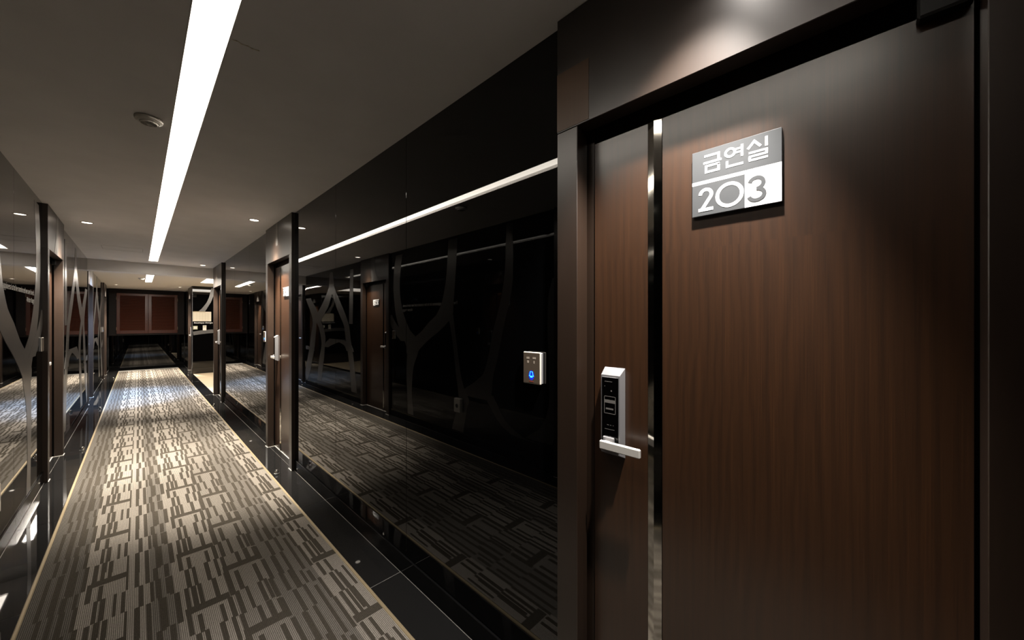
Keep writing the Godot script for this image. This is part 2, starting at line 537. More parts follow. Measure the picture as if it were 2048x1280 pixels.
	# bead of caulk along the foot of leaf and casings
	st = tool()
	box(st, Vector3(0.036, 0.0, -0.41), Vector3(0.0415, 0.005, 0.408))
	for s in [-1.0, 1.0]:
		box(st, Vector3(-0.035, 0.0, minf(s * 0.408, s * 0.497)), Vector3(-0.0302, 0.004, maxf(s * 0.408, s * 0.497)))
		box(st, Vector3(-0.030, 0.0, minf(s * 0.407, s * 0.4118)), Vector3(0.036, 0.004, maxf(s * 0.407, s * 0.4118)))
	obj("caulk_bead", st.commit(), M.caulk, t)
	obj("closer", b1(Vector3(0.012, 1.982, 0.335), Vector3(0.0415, 2.03, 0.405), 0.004), M.black, t)
	if film.size() > 0:
		st = tool()
		slab_rows(st, film, Vector3(-0.0301, 0, 0), Vector3(0, 0, 1), Vector3.LEFT, 0.0012)
		obj("silver_film", st.commit(), M.film, t)
	return t

# right is the reading direction, out the way the sign faces
func figure_two(st: SurfaceTool, x: float, y: float, w: float, h: float, sw: float, o: Vector3, right: Vector3, out: Vector3, th: float) -> void:
	var r := w * 0.5 - sw * 0.5
	var p := arc(Vector2(x + w * 0.5, y + h - r - sw * 0.5), r, r, 178.0, -38.0)
	p.append(Vector2(x + sw * 0.95, y + sw * 0.6))
	stroke(st, p, sw, o, right, out, th)
	stroke(st, [Vector2(x, y + sw * 0.5), Vector2(x + w, y + sw * 0.5)], sw, o, right, out, th + 0.0002)

func figure_three(st: SurfaceTool, x: float, y: float, w: float, h: float, sw: float, o: Vector3, right: Vector3, out: Vector3, th: float) -> void:
	var ru := h * 0.25 - sw * 0.26
	var cx := x + w * 0.48
	stroke(st, arc(Vector2(cx, y + h - ru - sw * 0.5), ru * 1.05, ru, 165.0, -90.0), sw, o, right, out, th)
	var rl := (h - 2.0 * ru - sw) * 0.5
	stroke(st, arc(Vector2(cx, y + rl + sw * 0.5), rl * 1.15, rl, 90.0, -165.0), sw, o, right, out, th + 0.0002)

func figure_five(st: SurfaceTool, x: float, y: float, w: float, h: float, sw: float, o: Vector3, right: Vector3, out: Vector3, th: float) -> void:
	stroke(st, [Vector2(x + w, y + h - sw * 0.5), Vector2(x + w * 0.25, y + h - sw * 0.5), Vector2(x + w * 0.15, y + h * 0.52)], sw, o, right, out, th)
	stroke(st, arc(Vector2(x + w * 0.47, y + h * 0.32), w * 0.43, h * 0.27, 140.0, -160.0), sw, o, right, out, th)

# a number plate: two figures on grey and the last on a white field
func room_sign(at: Vector3, turn: float, last: int, label: String, smoke_free: bool) -> void:
	var t := thing("room_sign", at, label, "door sign", "room number plates")
	t.rotation.y = turn
	var o := Vector3(-0.011, 0, 0)
	var right := Vector3(0, 0, 1)
	var out := Vector3.LEFT
	var th := 0.0006
	var h := 0.094
	obj("plate", b1(Vector3(-0.011, 0, -0.1), Vector3(0, h, 0.1), 0.0008), M.plate, t)
	var st := tool()
	box(st, Vector3(-0.0112, 0.0005, 0.0245), Vector3(-0.0108, h, 0.0996))
	box(st, Vector3(-0.0112, h - 0.009, -0.0996), Vector3(-0.0108, h, 0.0245))
	obj("white_field", st.commit(), M.plate_white, t)
	st = tool()
	figure_two(st, -0.0835, 0.0115, 0.036, 0.062, 0.0085, o, right, out, th)
	stroke(st, arc(Vector2(-0.0098, 0.0425), 0.0280, 0.0280, 0.0, 360.0, 40), 0.0085, o, right, out, th)
	obj("figures", st.commit(), M.plate_white, t)
	st = tool()
	var o2 := o + Vector3(-0.0002, 0, 0)
	match last:
		2: figure_two(st, 0.028, 0.0115, 0.038, 0.062, 0.0085, o2, right, out, th)
		3: figure_three(st, 0.028, 0.0105, 0.044, 0.064, 0.0085, o2, right, out, th)
		5: figure_five(st, 0.030, 0.0105, 0.038, 0.062, 0.0085, o2, right, out, th)
	obj("last_figure", st.commit(), M.plate, t)
	if not smoke_free:
		return
	obj("upper_plate", b1(Vector3(-0.011, h + 0.0005, -0.1), Vector3(0, h + 0.082, 0.1), 0.0008), M.plate, t)
	# three syllables of lettering
	st = tool()
	var y := h + 0.018
	var w := 0.0058
	var L := func(pts: Array, sw := 0.0058): stroke(st, pts, sw, o, right, out, th)
	# first: giyeok, eu, mieum
	var x := -0.071
	L.call([Vector2(x + 0.002, y + 0.046), Vector2(x + 0.0365, y + 0.046), Vector2(x + 0.0365, y + 0.0315)])
	L.call([Vector2(x, y + 0.028), Vector2(x + 0.043, y + 0.028)])
	L.call([Vector2(x + 0.0365, y + 0.0190), Vector2(x + 0.0365, y + 0.003), Vector2(x + 0.006, y + 0.003), Vector2(x + 0.006, y + 0.0190), Vector2(x + 0.0394, y + 0.0190)])
	# second: ieung, yeo, nieun
	x = -0.020
	L.call(arc(Vector2(x + 0.012, y + 0.0375), 0.0105, 0.0100, 0.0, 360.0, 28))
	L.call([Vector2(x + 0.025, y + 0.0425), Vector2(x + 0.037, y + 0.0425)], 0.0050)
	L.call([Vector2(x + 0.025, y + 0.0335), Vector2(x + 0.037, y + 0.0335)], 0.0050)
	L.call([Vector2(x + 0.0385, y + 0.051), Vector2(x + 0.0385, y + 0.021)])
	L.call([Vector2(x + 0.005, y + 0.0175), Vector2(x + 0.005, y + 0.003), Vector2(x + 0.041, y + 0.003)])
	# third: siot, i, rieul
	x = 0.030
	L.call([Vector2(x + 0.001, y + 0.033), Vector2(x + 0.0145, y + 0.049), Vector2(x + 0.028, y + 0.033)])
	L.call([Vector2(x + 0.0395, y + 0.053), Vector2(x + 0.0395, y + 0.0295)])
	for k in 3:
		L.call([Vector2(x + 0.003, y + 0.0035 + k * 0.0093), Vector2(x + 0.0425, y + 0.0035 + k * 0.0093)], 0.0052)
	for k in [[0.0405, 0.0128], [0.0055, 0.0035]]:
		stroke(st, [Vector2(x + k[0] - 0.0005, y + k[1]), Vector2(x + k[0] - 0.0005, y + k[1] + 0.0093)], 0.0052, o, right, out, th + 0.0002)
	obj("lettering", st.commit(), M.plate_white, t)

# local frame as the doors
func doorbell(at: Vector3, turn: float, label: String, detail: bool, lit := true) -> void:
	var t := thing("doorbell_panel", at, label, "doorbell", "lit doorbell panels beside the doors")
	t.rotation.y = turn
	obj("back_box", b1(Vector3(-0.010, 0.002, -0.040), Vector3(0, 0.116, 0.0425), 0.002), M.satin, t)
	obj("rim", b1(Vector3(-0.017, 0, -0.0425), Vector3(-0.010, 0.118, 0.0425), 0.0025), M.white_plastic, t)
	obj("face", b1(Vector3(-0.0185, 0.003, -0.0395), Vector3(-0.0165, 0.115, 0.0390), 0.0008), M.bell, t)
	var o := Vector3(-0.0185, 0, 0)
	var right := Vector3(0, 0, 1)
	var st := tool()
	# the lit bell
	stroke(st, [Vector2(-0.0105, 0.029), Vector2(-0.0075, 0.0335), Vector2(-0.0055, 0.045), Vector2(0.0055, 0.045), Vector2(0.0075, 0.0335), Vector2(0.0105, 0.029), Vector2(-0.0105, 0.029)], 0.0018, o, right, Vector3.LEFT, 0.0006)
	stroke(st, [Vector2(-0.006, 0.0265), Vector2(0.006, 0.0265)], 0.006, o, right, Vector3.LEFT, 0.0006)
	obj("bell_light" if lit else "bell_sign", st.commit(), M.led_bright if lit else M.bell_icon, t)
	if not lit:
		return
	st = tool()
	lathe_disc(st, o + Vector3(-0.0001, 0.032, 0), 0.0135, 0.0180)
	obj("halo_light", st.commit(), M.led, t)
	if not detail:
		return
	st = tool()
	for b in [[-0.024, -0.010, 0.092, 0.099], [0.006, 0.021, 0.093, 0.0995], [-0.021, -0.012, 0.077, 0.086], [0.0105, 0.0155, 0.076, 0.086]]:
		box(st, Vector3(-0.019, b[2], b[0]), Vector3(-0.0184, b[3], b[1]))
	obj("icons", st.commit(), M.bell_icon, t)
	st = tool()
	for i in 7:
		box(st, Vector3(-0.019, 0.008, -0.011 + i * 0.0033), Vector3(-0.0184, 0.0105, -0.0085 + i * 0.0033))
	obj("lettering", st.commit(), M.bell_text, t)

# ring of light around the button, facing -x
func lathe_disc(st: SurfaceTool, c: Vector3, ry: float, rz: float) -> void:
	for k in 28:
		var a0 := TAU * k / 28
		var a1 := TAU * (k + 1) / 28
		tri(st, c, c + Vector3(0, cos(a0) * rz, sin(a0) * ry), c + Vector3(0, cos(a1) * rz, sin(a1) * ry), Vector3.LEFT)

# ------------------------------------------------------------------ walls
func glass_run(wall: Node3D, face: float, side: float, z_from: float, z_to: float, top: float, seams: Array) -> void:
	# panes of black glass between z_from (near) and z_to (far), side +1 for the right wall
	var cuts := [z_from]
	for s in seams:
		if s < z_from - 0.1 and s > z_to + 0.1: cuts.append(s)
	cuts.append(z_to)
	for i in cuts.size() - 1:
		var x0 := minf(face, face + side * 0.008)
		var x1 := maxf(face, face + side * 0.008)
		var g0: float = 0.0 if i == 0 else 0.0012
		var g1: float = 0.0 if i == cuts.size() - 2 else 0.0012
		obj("glass_pane", b1(Vector3(x0, 0.104, cuts[i + 1] + g1), Vector3(x1, top, cuts[i] - g0), 0.0008), M.glass, wall)

func skirting_run(base: Node3D, face: float, side: float, z_from: float, z_to: float, joints: Array) -> void:
	var cuts := [z_from]
	for s in joints:
		if s < z_from - 0.05 and s > z_to + 0.05: cuts.append(s)
	cuts.append(z_to)
	for i in cuts.size() - 1:
		var x0 := minf(face - side * 0.008, face + side * 0.008)
		var x1 := maxf(face - side * 0.008, face + side * 0.008)
		obj("skirting_tile", b1(Vector3(x0, 0.0005, cuts[i + 1] + 0.0012), Vector3(x1, 0.102, cuts[i] - 0.0012), 0.0015), M.skirting, base)

func film_bands(wall: Node3D, rows_list: Array, face: float, lo: float, hi: float, top: float) -> void:
	var layer := 0
	for rows in rows_list:
		layer += 1
		var out := []
		for r in rows:
			var a := clampf(r[0] * 0.001, lo, hi)
			var b := clampf(r[1] * 0.001, lo, hi)
			if b - a > 0.004:
				out.append([a, b, clampf(r[2] * 0.001, 0.106, top)])
		if out.size() < 2:
			continue
		var st := tool()
		slab_rows(st, smooth_rows(out), Vector3(face, 0, 0), Vector3(0, 0, 1), Vector3.RIGHT, 0.0006 + 0.0003 * layer)
		obj("silver_film", st.commit(), M.film, wall)

# Catmull-Rom through the rows so that the edges run in curves
func smooth_rows(rows: Array) -> Array:
	var o := []
	var n := rows.size()
	for i in n - 1:
		for k in 5:
			var t := k / 5.0
			var v := []
			for c in 3:
				var p0: float = rows[maxi(i - 1, 0)][c]
				var p1: float = rows[i][c]
				var p2: float = rows[i + 1][c]
				var p3: float = rows[mini(i + 2, n - 1)][c]
				if c == 2:
					v.append(lerpf(p1, p2, t))
				else:
					v.append(0.5 * (2.0 * p1 + (p2 - p0) * t + (2.0 * p0 - 5.0 * p1 + 4.0 * p2 - p3) * t * t + (3.0 * p1 - p0 - 3.0 * p2 + p3) * t * t * t))
			o.append(v)
	o.append(rows[n - 1])
	return o

func tile_run(floor_node: Node3D, x0: float, x1: float, cuts: Array) -> void:
	for i in cuts.size() - 1:
		obj("tile", b1(Vector3(x0, -0.0015, cuts[i + 1] + 0.0018), Vector3(x1, 0.0, cuts[i] - 0.0018), 0.0008), M.granite, floor_node)

func text(parent: Node, called: String, s: String, size: float, m: Material, at: Vector3, turn: float, align: int, bold := false) -> void:
	var f := SystemFont.new()
	f.font_names = PackedStringArray(["Droid Sans"])
	f.font_weight = 700 if bold else 400
	var t := TextMesh.new()
	t.text = s
	t.font = f
	t.font_size = 48
	t.pixel_size = size / 48.0
	t.depth = 0.0008
	t.horizontal_alignment = align as HorizontalAlignment
	var o := obj(called, t, m, parent, at)
	o.rotation.y = turn

# ------------------------------------------------------------------ the place
func _ready() -> void:
	# camera
	var cam := Camera3D.new()
	cam.name = "camera"
	add_child(cam)
	cam.position = Vector3(0, 1.4, 0)
	cam.rotation_degrees = Vector3(0, -45.896, 0)
	cam.projection = Camera3D.PROJECTION_FRUSTUM
	cam.near = 0.05
	cam.far = 60.0
	cam.size = 0.05 * 1280.0 / 724.0
	cam.frustum_offset = Vector2(0, 0.05 * 3.5 / 724.0)
	cam.current = true
	# surroundings: no daylight reaches the corridor
	var env := Environment.new()
	env.background_mode = Environment.BG_COLOR
	env.background_color = Color.BLACK
	env.tonemap_mode = Environment.TONE_MAPPER_LINEAR
	env.tonemap_exposure = 1.25
	env.sdfgi_enabled = true
	env.ssao_enabled = true
	env.ssil_enabled = true
	var we := WorldEnvironment.new()
	we.name = "environment"
	we.environment = env
	add_child(we)

	make_materials()

	# lamps
	strip_light(0.121, 0.229, 0.05, -8.665, CEIL, 2.75, "long white light strip recessed along the near ceiling")
	strip_light(0.112, 0.222, -10.3, -12.4, CEIL2, 5.6, "short white light strip in the ceiling beyond the beam")
	strip_light(1.06, 2.3, -10.38, -11.7, CEIL2, 6.0, "wide light panel in the ceiling of the side lobby")
	downlight(0.815, -0.22, CEIL, Color(1.0, 0.97, 0.94), 6.2, "nearest downlight, mirrored in the black glass and floor, over the large door", 12.0, 0.05)
	downlight(0.815, -4.42, CEIL, Color(1.0, 0.955, 0.89), 16.0, "downlight over the second door on the right")
	downlight(0.815, -8.62, CEIL, Color(1.0, 0.95, 0.88), 15.0, "downlight beside the beam on the right")
	downlight(-0.372, -5.78, CEIL, Color(1.0, 0.955, 0.89), 15.0, "downlight over the left door with the silver header band")
	downlight(-0.40, -9.80, CEIL2, Color(0.66, 0.80, 1.0), 26.0, "cool white downlight just beyond the beam on the left")
	downlight(-0.40, -13.85, CEIL2, Color(1.0, 0.95, 0.88), 17.0, "last downlight on the left near the louvered cabinet")
	downlight(0.80, -13.6, CEIL2, Color(1.0, 0.95, 0.88), 17.0, "last downlight on the right near the louvered cabinet")

	build_shell()
	build_doors()
	build_carpet()
	build_end()
	build_lobby()
	build_small_things()

func build_shell() -> void:
	# floor: a grout bed with granite tiles on both sides of the carpet
	var fl := obj("floor", b1(Vector3(-0.9, -0.15, END_Z - 0.2), Vector3(4.2, -0.0017, BACK_Z + 0.2)), M.grout)
	tag(fl, "black polished granite floor tiles with pale joints beside the carpet", "floor", "", "structure")
	tile_run(fl, 0.848, GLASS_R - 0.010, [BACK_Z, 1.7, 0.25, -0.76, -1.860, -3.036, -3.842, -4.850, -5.97, -7.08, -7.965, -8.97, -10.1, -11.2, -12.3, -13.09, -14.1, -15.2])
	tile_run(fl, GLASS_L + 0.010, -0.394, [BACK_Z, 1.7, 0.5, -0.99, -2.03, -2.896, -4.07, -5.105, -6.10, -7.2, -8.3, BEAM_Z])
	tile_run(fl, GLASS_L2 + 0.010, -0.394, [BEAM_Z, -9.33, -10.32, -11.4, -12.5, -13.36, -14.35, -15.2])
	for c in [[-0.26, 1.0], [-4.345, 1.0], [-8.47, 1.0], [-13.6, 1.0]]:
		obj("tile", b1(Vector3(GLASS_R - 0.0085, -0.0015, c[0] - 0.408), Vector3(GLASS_R + 0.10, 0.0, c[0] + 0.408), 0.0008), M.granite, fl)
	for c in [[-1.51, GLASS_L], [-5.6, GLASS_L], [-9.825, GLASS_L2], [-13.85, GLASS_L2]]:
		obj("tile", b1(Vector3(c[1] - 0.10, -0.0015, c[0] - 0.408), Vector3(c[1] + 0.0085, 0.0, c[0] + 0.408), 0.0008), M.granite, fl)
	obj("tile", b1(Vector3(-0.60, -0.0015, END_Z + 0.012), Vector3(1.02, 0.0, -15.204), 0.0008), M.granite, fl)
	for ix in 5:
		for iz in 7:
			obj("beige_tile", b1(Vector3(GLASS_R - 0.008 + ix * 0.6, -0.0015, -12.9 + iz * 0.56), Vector3(GLASS_R - 0.010 + (ix + 1) * 0.6, 0.0, -12.9 + (iz + 1) * 0.56 - 0.002), 0.0005), M.beige, fl)

	# ceiling with the slot of the light strip, the beam and the lower ceiling behind it
	var st := tool()
	var t := 0.1
	box(st, Vector3(-0.9, CEIL, BEAM_Z), Vector3(0.117, CEIL + t, BACK_Z + 0.2))
	box(st, Vector3(0.233, CEIL, BEAM_Z), Vector3(1.4, CEIL + t, BACK_Z + 0.2))
	box(st, Vector3(0.117, CEIL, 0.05), Vector3(0.233, CEIL + t, BACK_Z + 0.2))
	box(st, Vector3(0.117, CEIL, BEAM_Z), Vector3(0.233, CEIL + t, -8.665))
	box(st, Vector3(0.117, CEIL + 0.03, -8.665), Vector3(0.233, CEIL + t, 0.05))
	var ce := obj("ceiling", st.commit(), M.paint)
	tag(ce, "grey white plaster ceiling over the near corridor", "ceiling", "", "structure")
	st = tool()
	for f in [[-0.352, 0.046, -7.332, -7.328], [-0.352, 0.046, -7.690, -7.686], [-0.352, -0.348, -7.69, -7.328], [0.042, 0.046, -7.69, -7.328]]:
		box(st, Vector3(f[0], CEIL - 0.0012, f[2]), Vector3(f[1], CEIL + 0.001, f[3]))
	obj("access_panel_seam", st.commit(), mat(Color(0.72, 0.70, 0.68), 0.9), ce)
	st = tool()
	var crack := [Vector2(0.236, -1.652), Vector2(0.252, -1.646), Vector2(0.268, -1.653), Vector2(0.284, -1.647), Vector2(0.300, -1.652), Vector2(0.320, -1.645)]
	for i in crack.size() - 1:
		var a: Vector2 = crack[i]
		var b: Vector2 = crack[i + 1]
		var w := 0.0014
		quad(st, Vector3(a.x, CEIL - 0.0006, a.y - w), Vector3(b.x, CEIL - 0.003, b.y - w), Vector3(b.x, CEIL - 0.003, b.y + w), Vector3(a.x, CEIL - 0.0006, a.y + w), Vector3.DOWN)
		quad(st, Vector3(a.x, CEIL, a.y - w), Vector3(b.x, CEIL, b.y - w), Vector3(b.x, CEIL - 0.003, b.y - w), Vector3(a.x, CEIL - 0.0006, a.y - w), Vector3(0, 0, -1))
	obj("flaked_paint", st.commit(), mat(Color(0.86, 0.80, 0.66), 0.7), ce)

	var beam := obj("trim_1", b1(Vector3(-0.9, 2.247, BEAM_Z - 0.22), Vector3(1.4, CEIL + t, BEAM_Z), 0.001), M.paint)
	tag(beam, "plain plastered beam crossing the ceiling of the corridor", "beam", "", "structure")
	st = tool()
	var y2 := CEIL2
	box(st, Vector3(-0.9, y2, END_Z - 0.2), Vector3(0.108, y2 + t, BEAM_Z - 0.22))
	box(st, Vector3(0.226, y2, END_Z - 0.2), Vector3(1.056, y2 + t, BEAM_Z - 0.22))
	box(st, Vector3(0.108, y2, END_Z - 0.2), Vector3(0.226, y2 + t, -12.4))
	box(st, Vector3(0.108, y2, -10.3), Vector3(0.226, y2 + t, BEAM_Z - 0.22))
	box(st, Vector3(0.108, y2 + 0.03, -12.4), Vector3(0.226, y2 + t, -10.3))
	box(st, Vector3(1.056, y2, -10.38), Vector3(4.2, y2 + t, -8.85))
	box(st, Vector3(1.056, y2, -13.2), Vector3(4.2, y2 + t, -11.7))
	box(st, Vector3(2.304, y2, -11.7), Vector3(4.2, y2 + t, -10.38))
	box(st, Vector3(1.056, y2 + 0.03, -11.7), Vector3(2.304, y2 + t, -10.38))
	var ce2 := obj("ceiling", st.commit(), M.paint_warm)
	tag(ce2, "cream ceiling of the far corridor beyond the beam", "ceiling", "", "structure")

	# right wall
	st = tool()
	for s in [[BACK_Z, 0.234, CEIL], [-0.753, -3.852, CEIL], [-4.838, -7.977, CEIL], [-13.107 + 0.2, -13.107, CEIL2], [-14.093, END_Z, CEIL2]]:
		box(st, Vector3(GLASS_R + 0.0085, 0.0, s[1]), Vector3(GLASS_R + 0.14, s[2], s[0]))
	box(st, Vector3(GLASS_R + 0.14, 0.0, -9.0), Vector3(GLASS_R + 0.24, CEIL, BACK_Z))
	box(st, Vector3(GLASS_R + 0.14, 0.0, END_Z), Vector3(GLASS_R + 0.24, CEIL2, -13.0))
	var wr := obj("wall_right", st.commit(), M.black)
	tag(wr, "right corridor wall clad in glossy black glass panes", "wall", "", "structure")
	glass_run(wr, GLASS_R, 1.0, BACK_Z, 0.2345, CEIL, [2.2, 1.2])
	glass_run(wr, GLASS_R, 1.0, -0.7535, -3.8515, CEIL, [-1.812, -2.838])
	glass_run(wr, GLASS_R, 1.0, -4.8385, -7.9765, CEIL, [-5.88, -6.93])
	glass_run(wr, GLASS_R, 1.0, -14.0935, END_Z, CEIL2, [-14.9])
	var br := thing("baseboard_right", Vector3.ZERO, "black granite skirting along the foot of the right wall", "skirting", "", "structure")
	skirting_run(br, GLASS_R, 1.0, BACK_Z, 0.235, [1.7])
	skirting_run(br, GLASS_R, 1.0, -0.754, -3.851, [-1.860, -3.036])
	skirting_run(br, GLASS_R, 1.0, -4.839, -7.976, [-5.97, -7.08])
	skirting_run(br, GLASS_R, 1.0, -14.094, END_Z, [-15.0])

	# left wall, stepped back behind the beam
	st = tool()
	for s in [[BACK_Z, -1.017, CEIL, GLASS_L], [-2.003, -5.107, CEIL, GLASS_L], [-6.093, BEAM_Z, CEIL, GLASS_L], [BEAM_Z, -9.332, CEIL2, GLASS_L2], [-10.318, -13.357, CEIL2, GLASS_L2], [-14.343, END_Z, CEIL2, GLASS_L2]]:
		box(st, Vector3(-0.76, 0.0, s[1]), Vector3(s[3] - 0.0085, s[2], s[0]))
	box(st, Vector3(-0.86, 0.0, END_Z), Vector3(-0.76, CEIL, BACK_Z))
	var wl := obj("wall_left", st.commit(), M.black)
	tag(wl, "left corridor wall of black glass with curving silver bands", "wall", "", "structure")
	glass_run(wl, GLASS_L, -1.0, BACK_Z, -1.0165, CEIL, [1.2, 0.1])
	glass_run(wl, GLASS_L, -1.0, -2.0035, -5.1065, CEIL, [-3.04, -4.073])
	glass_run(wl, GLASS_L, -1.0, -6.0935, BEAM_Z, CEIL, [-7.166, -8.1])
	glass_run(wl, GLASS_L2, -1.0, BEAM_Z, -9.3315, CEIL2, [])
	glass_run(wl, GLASS_L2, -1.0, -10.3185, -13.3565, CEIL2, [-11.3, -12.3])
	glass_run(wl, GLASS_L2, -1.0, -14.3435, END_Z, CEIL2, [])
	film_bands(wl, FILM_NEAR, GLASS_L, -5.10, -2.01, CEIL - 0.002)
	film_bands(wl, FILM_FAR, GLASS_L, BEAM_Z + 0.01, -6.10, CEIL - 0.002)
	var shifted := []
	for rows in FILM_FAR:
		var o := []
		for r in rows: o.append([r[0] - 4150, r[1] - 4150, r[2]])
		shifted.append(o)
	film_bands(wl, shifted, GLASS_L2, -13.35, -10.325, CEIL2 - 0.002)
	text(wl, "lettering", "The greatest happiness is to be convinced we are loved.", 0.052, M.letter, Vector3(GLASS_L + 0.0006, 1.628, -4.75), PI / 2, HORIZONTAL_ALIGNMENT_RIGHT)
	text(wl, "lettering", "-Victor Hugo", 0.052, M.letter, Vector3(GLASS_L + 0.0006, 1.566, -4.75), PI / 2, HORIZONTAL_ALIGNMENT_RIGHT)
	var bl := thing("baseboard_left", Vector3.ZERO, "black granite skirting along the foot of the left wall", "skirting", "", "structure")
	skirting_run(bl, GLASS_L, -1.0, BACK_Z, -1.017, [1.7, 0.5])
	skirting_run(bl, GLASS_L, -1.0, -2.003, -5.106, [-2.896, -4.07])
	skirting_run(bl, GLASS_L, -1.0, -6.094, BEAM_Z, [-7.2, -8.3])
	skirting_run(bl, GLASS_L2, -1.0, -10.319, -13.356, [-11.4, -12.5])
	skirting_run(bl, GLASS_L2, -1.0, -14.344, END_Z, [])

	# behind the camera
	var wb := obj("wall_back", b1(Vector3(-0.9, 0.0, BACK_Z), Vector3(1.4, CEIL, BACK_Z + 0.1)), M.carcass)
	tag(wb, "dark wood wall closing the corridor behind the viewer", "wall", "", "structure")

func build_doors() -> void:
	var lf := [[-0.03, 0.105, 2.425], [-0.035, 0.10, 2.30], [-0.07, 0.09, 2.18], [-0.16, 0.07, 2.045]]
	var d := door_unit(1, Vector3(GLASS_R, 0, -0.26), 0.0, CEIL, "dark wood door of room 203 with polished steel strip, nearest on the right", [], true)
	obj("patch_panel", b1(Vector3(-0.0312, 2.048, -0.4928), Vector3(-0.0300, 2.243, -0.368)), M.patch, d)
	door_unit(2, Vector3(GLASS_R, 0, -4.345), 0.0, CEIL, "dark wood door of room 202, second on the right", [[-0.065, 0.015, 2.428], [-0.062, 0.015, 2.30], [-0.058, 0.017, 2.19]])
	door_unit(3, Vector3(GLASS_R, 0, -8.47), 0.0, CEIL, "dark wood door on the right just before the side lobby", [[-0.10, 0.03, 2.41], [-0.09, 0.01, 2.18]])
	door_unit(4, Vector3(GLASS_R, 0, -13.6), 0.0, CEIL2, "dark wood door on the right beyond the side lobby", lf)
	door_unit(5, Vector3(GLASS_L, 0, -5.6), PI, CEIL, "dark wood door on the left with a brightly lit silver header band", lf)
	door_unit(6, Vector3(GLASS_L2, 0, -9.825), PI, CEIL2, "door on the left under the cool white downlight beyond the beam", [[-0.10, 0.30, 2.355], [-0.13, 0.30, 2.20], [-0.22, 0.28, 2.045]])
	door_unit(7, Vector3(GLASS_L2, 0, -13.85), PI, CEIL2, "last dark wood door on the left beside the louvered cabinet", lf)
	door_unit(8, Vector3(GLASS_L, 0, -1.51), PI, CEIL, "dark wood door in the left wall opposite room 203", lf)
	room_sign(Vector3(GLASS_R + 0.0418, 1.686, -0.2375), 0.0, 3, "grey and white plate reading 203 under Korean non-smoking lettering", true)
	room_sign(Vector3(GLASS_R + 0.0418, 1.664, -4.289), 0.0, 2, "small grey and white plate reading 202", false)
	room_sign(Vector3(GLASS_L - 0.0418, 1.664, -5.65), PI, 5, "small room number plate on the left door", false)
	doorbell(Vector3(GLASS_R, 1.170, -0.8805), 0.0, "doorbell panel with a blue lit bell beside room 203", true)
	doorbell(Vector3(GLASS_R, 1.170, -4.966), 0.0, "doorbell panel on the glass beside room 202", false)
	doorbell(Vector3(GLASS_R, 1.170, -12.97), 0.0, "doorbell panel between the side lobby and the last right door", false)
	doorbell(Vector3(GLASS_L, 1.150, -4.98), PI, "doorbell panel on the glass just before the nearest visible left door", false, false)
	doorbell(Vector3(GLASS_L2, 1.150, -13.24), PI, "doorbell panel beside the last left door", false)
	doorbell(Vector3(GLASS_L, 1.150, -0.89), PI, "doorbell panel beside the left door opposite room 203", false, false)

func build_carpet() -> void:
	var x0 := -0.376
	var x1 := 0.829
	var z0 := -14.87
	var z1 := 2.9
	var t := thing("carpet_runner", Vector3(0, 0, 0), "taupe carpet runner with dark brown bar pattern down the corridor", "carpet")
	var st := tool()
	var y := 0.0045
	var q := [Vector3(x0, y, z0), Vector3(x1, y, z0), Vector3(x1, y, z1), Vector3(x0, y, z1)]
	st.set_normal(Vector3.UP)
	for i in [0, 1, 2, 0, 2, 3]:
		var p: Vector3 = q[i]
		st.set_uv(Vector2((p.x + 0.392) / 1.237, (p.z + 6.0) / 0.6))
		st.add_vertex(p)
	for e in [[0, 1, Vector3(0, 0, -1)], [1, 2, Vector3(1, 0, 0)], [2, 3, Vector3(0, 0, 1)], [3, 0, Vector3(-1, 0, 0)]]:
		quad(st, q[e[0]], q[e[1]], q[e[1]] - Vector3(0, y + 0.0015, 0), q[e[0]] - Vector3(0, y + 0.0015, 0), e[2])
	quad(st, q[0] - Vector3(0, y + 0.0015, 0), q[1] - Vector3(0, y + 0.0015, 0), q[2] - Vector3(0, y + 0.0015, 0), q[3] - Vector3(0, y + 0.0015, 0), Vector3.DOWN)
	obj("pile", st.commit(), M.carpet, t)
	obj("edge_trim", b1(Vector3(x1 + 0.0005, -0.0015, z0), Vector3(x1 + 0.0175, 0.006, z1), 0.003), M.brass, t)
	obj("edge_trim", b1(Vector3(x0 - 0.0165, -0.0015, z0), Vector3(x0 - 0.0005, 0.006, z1), 0.003), M.brass, t)

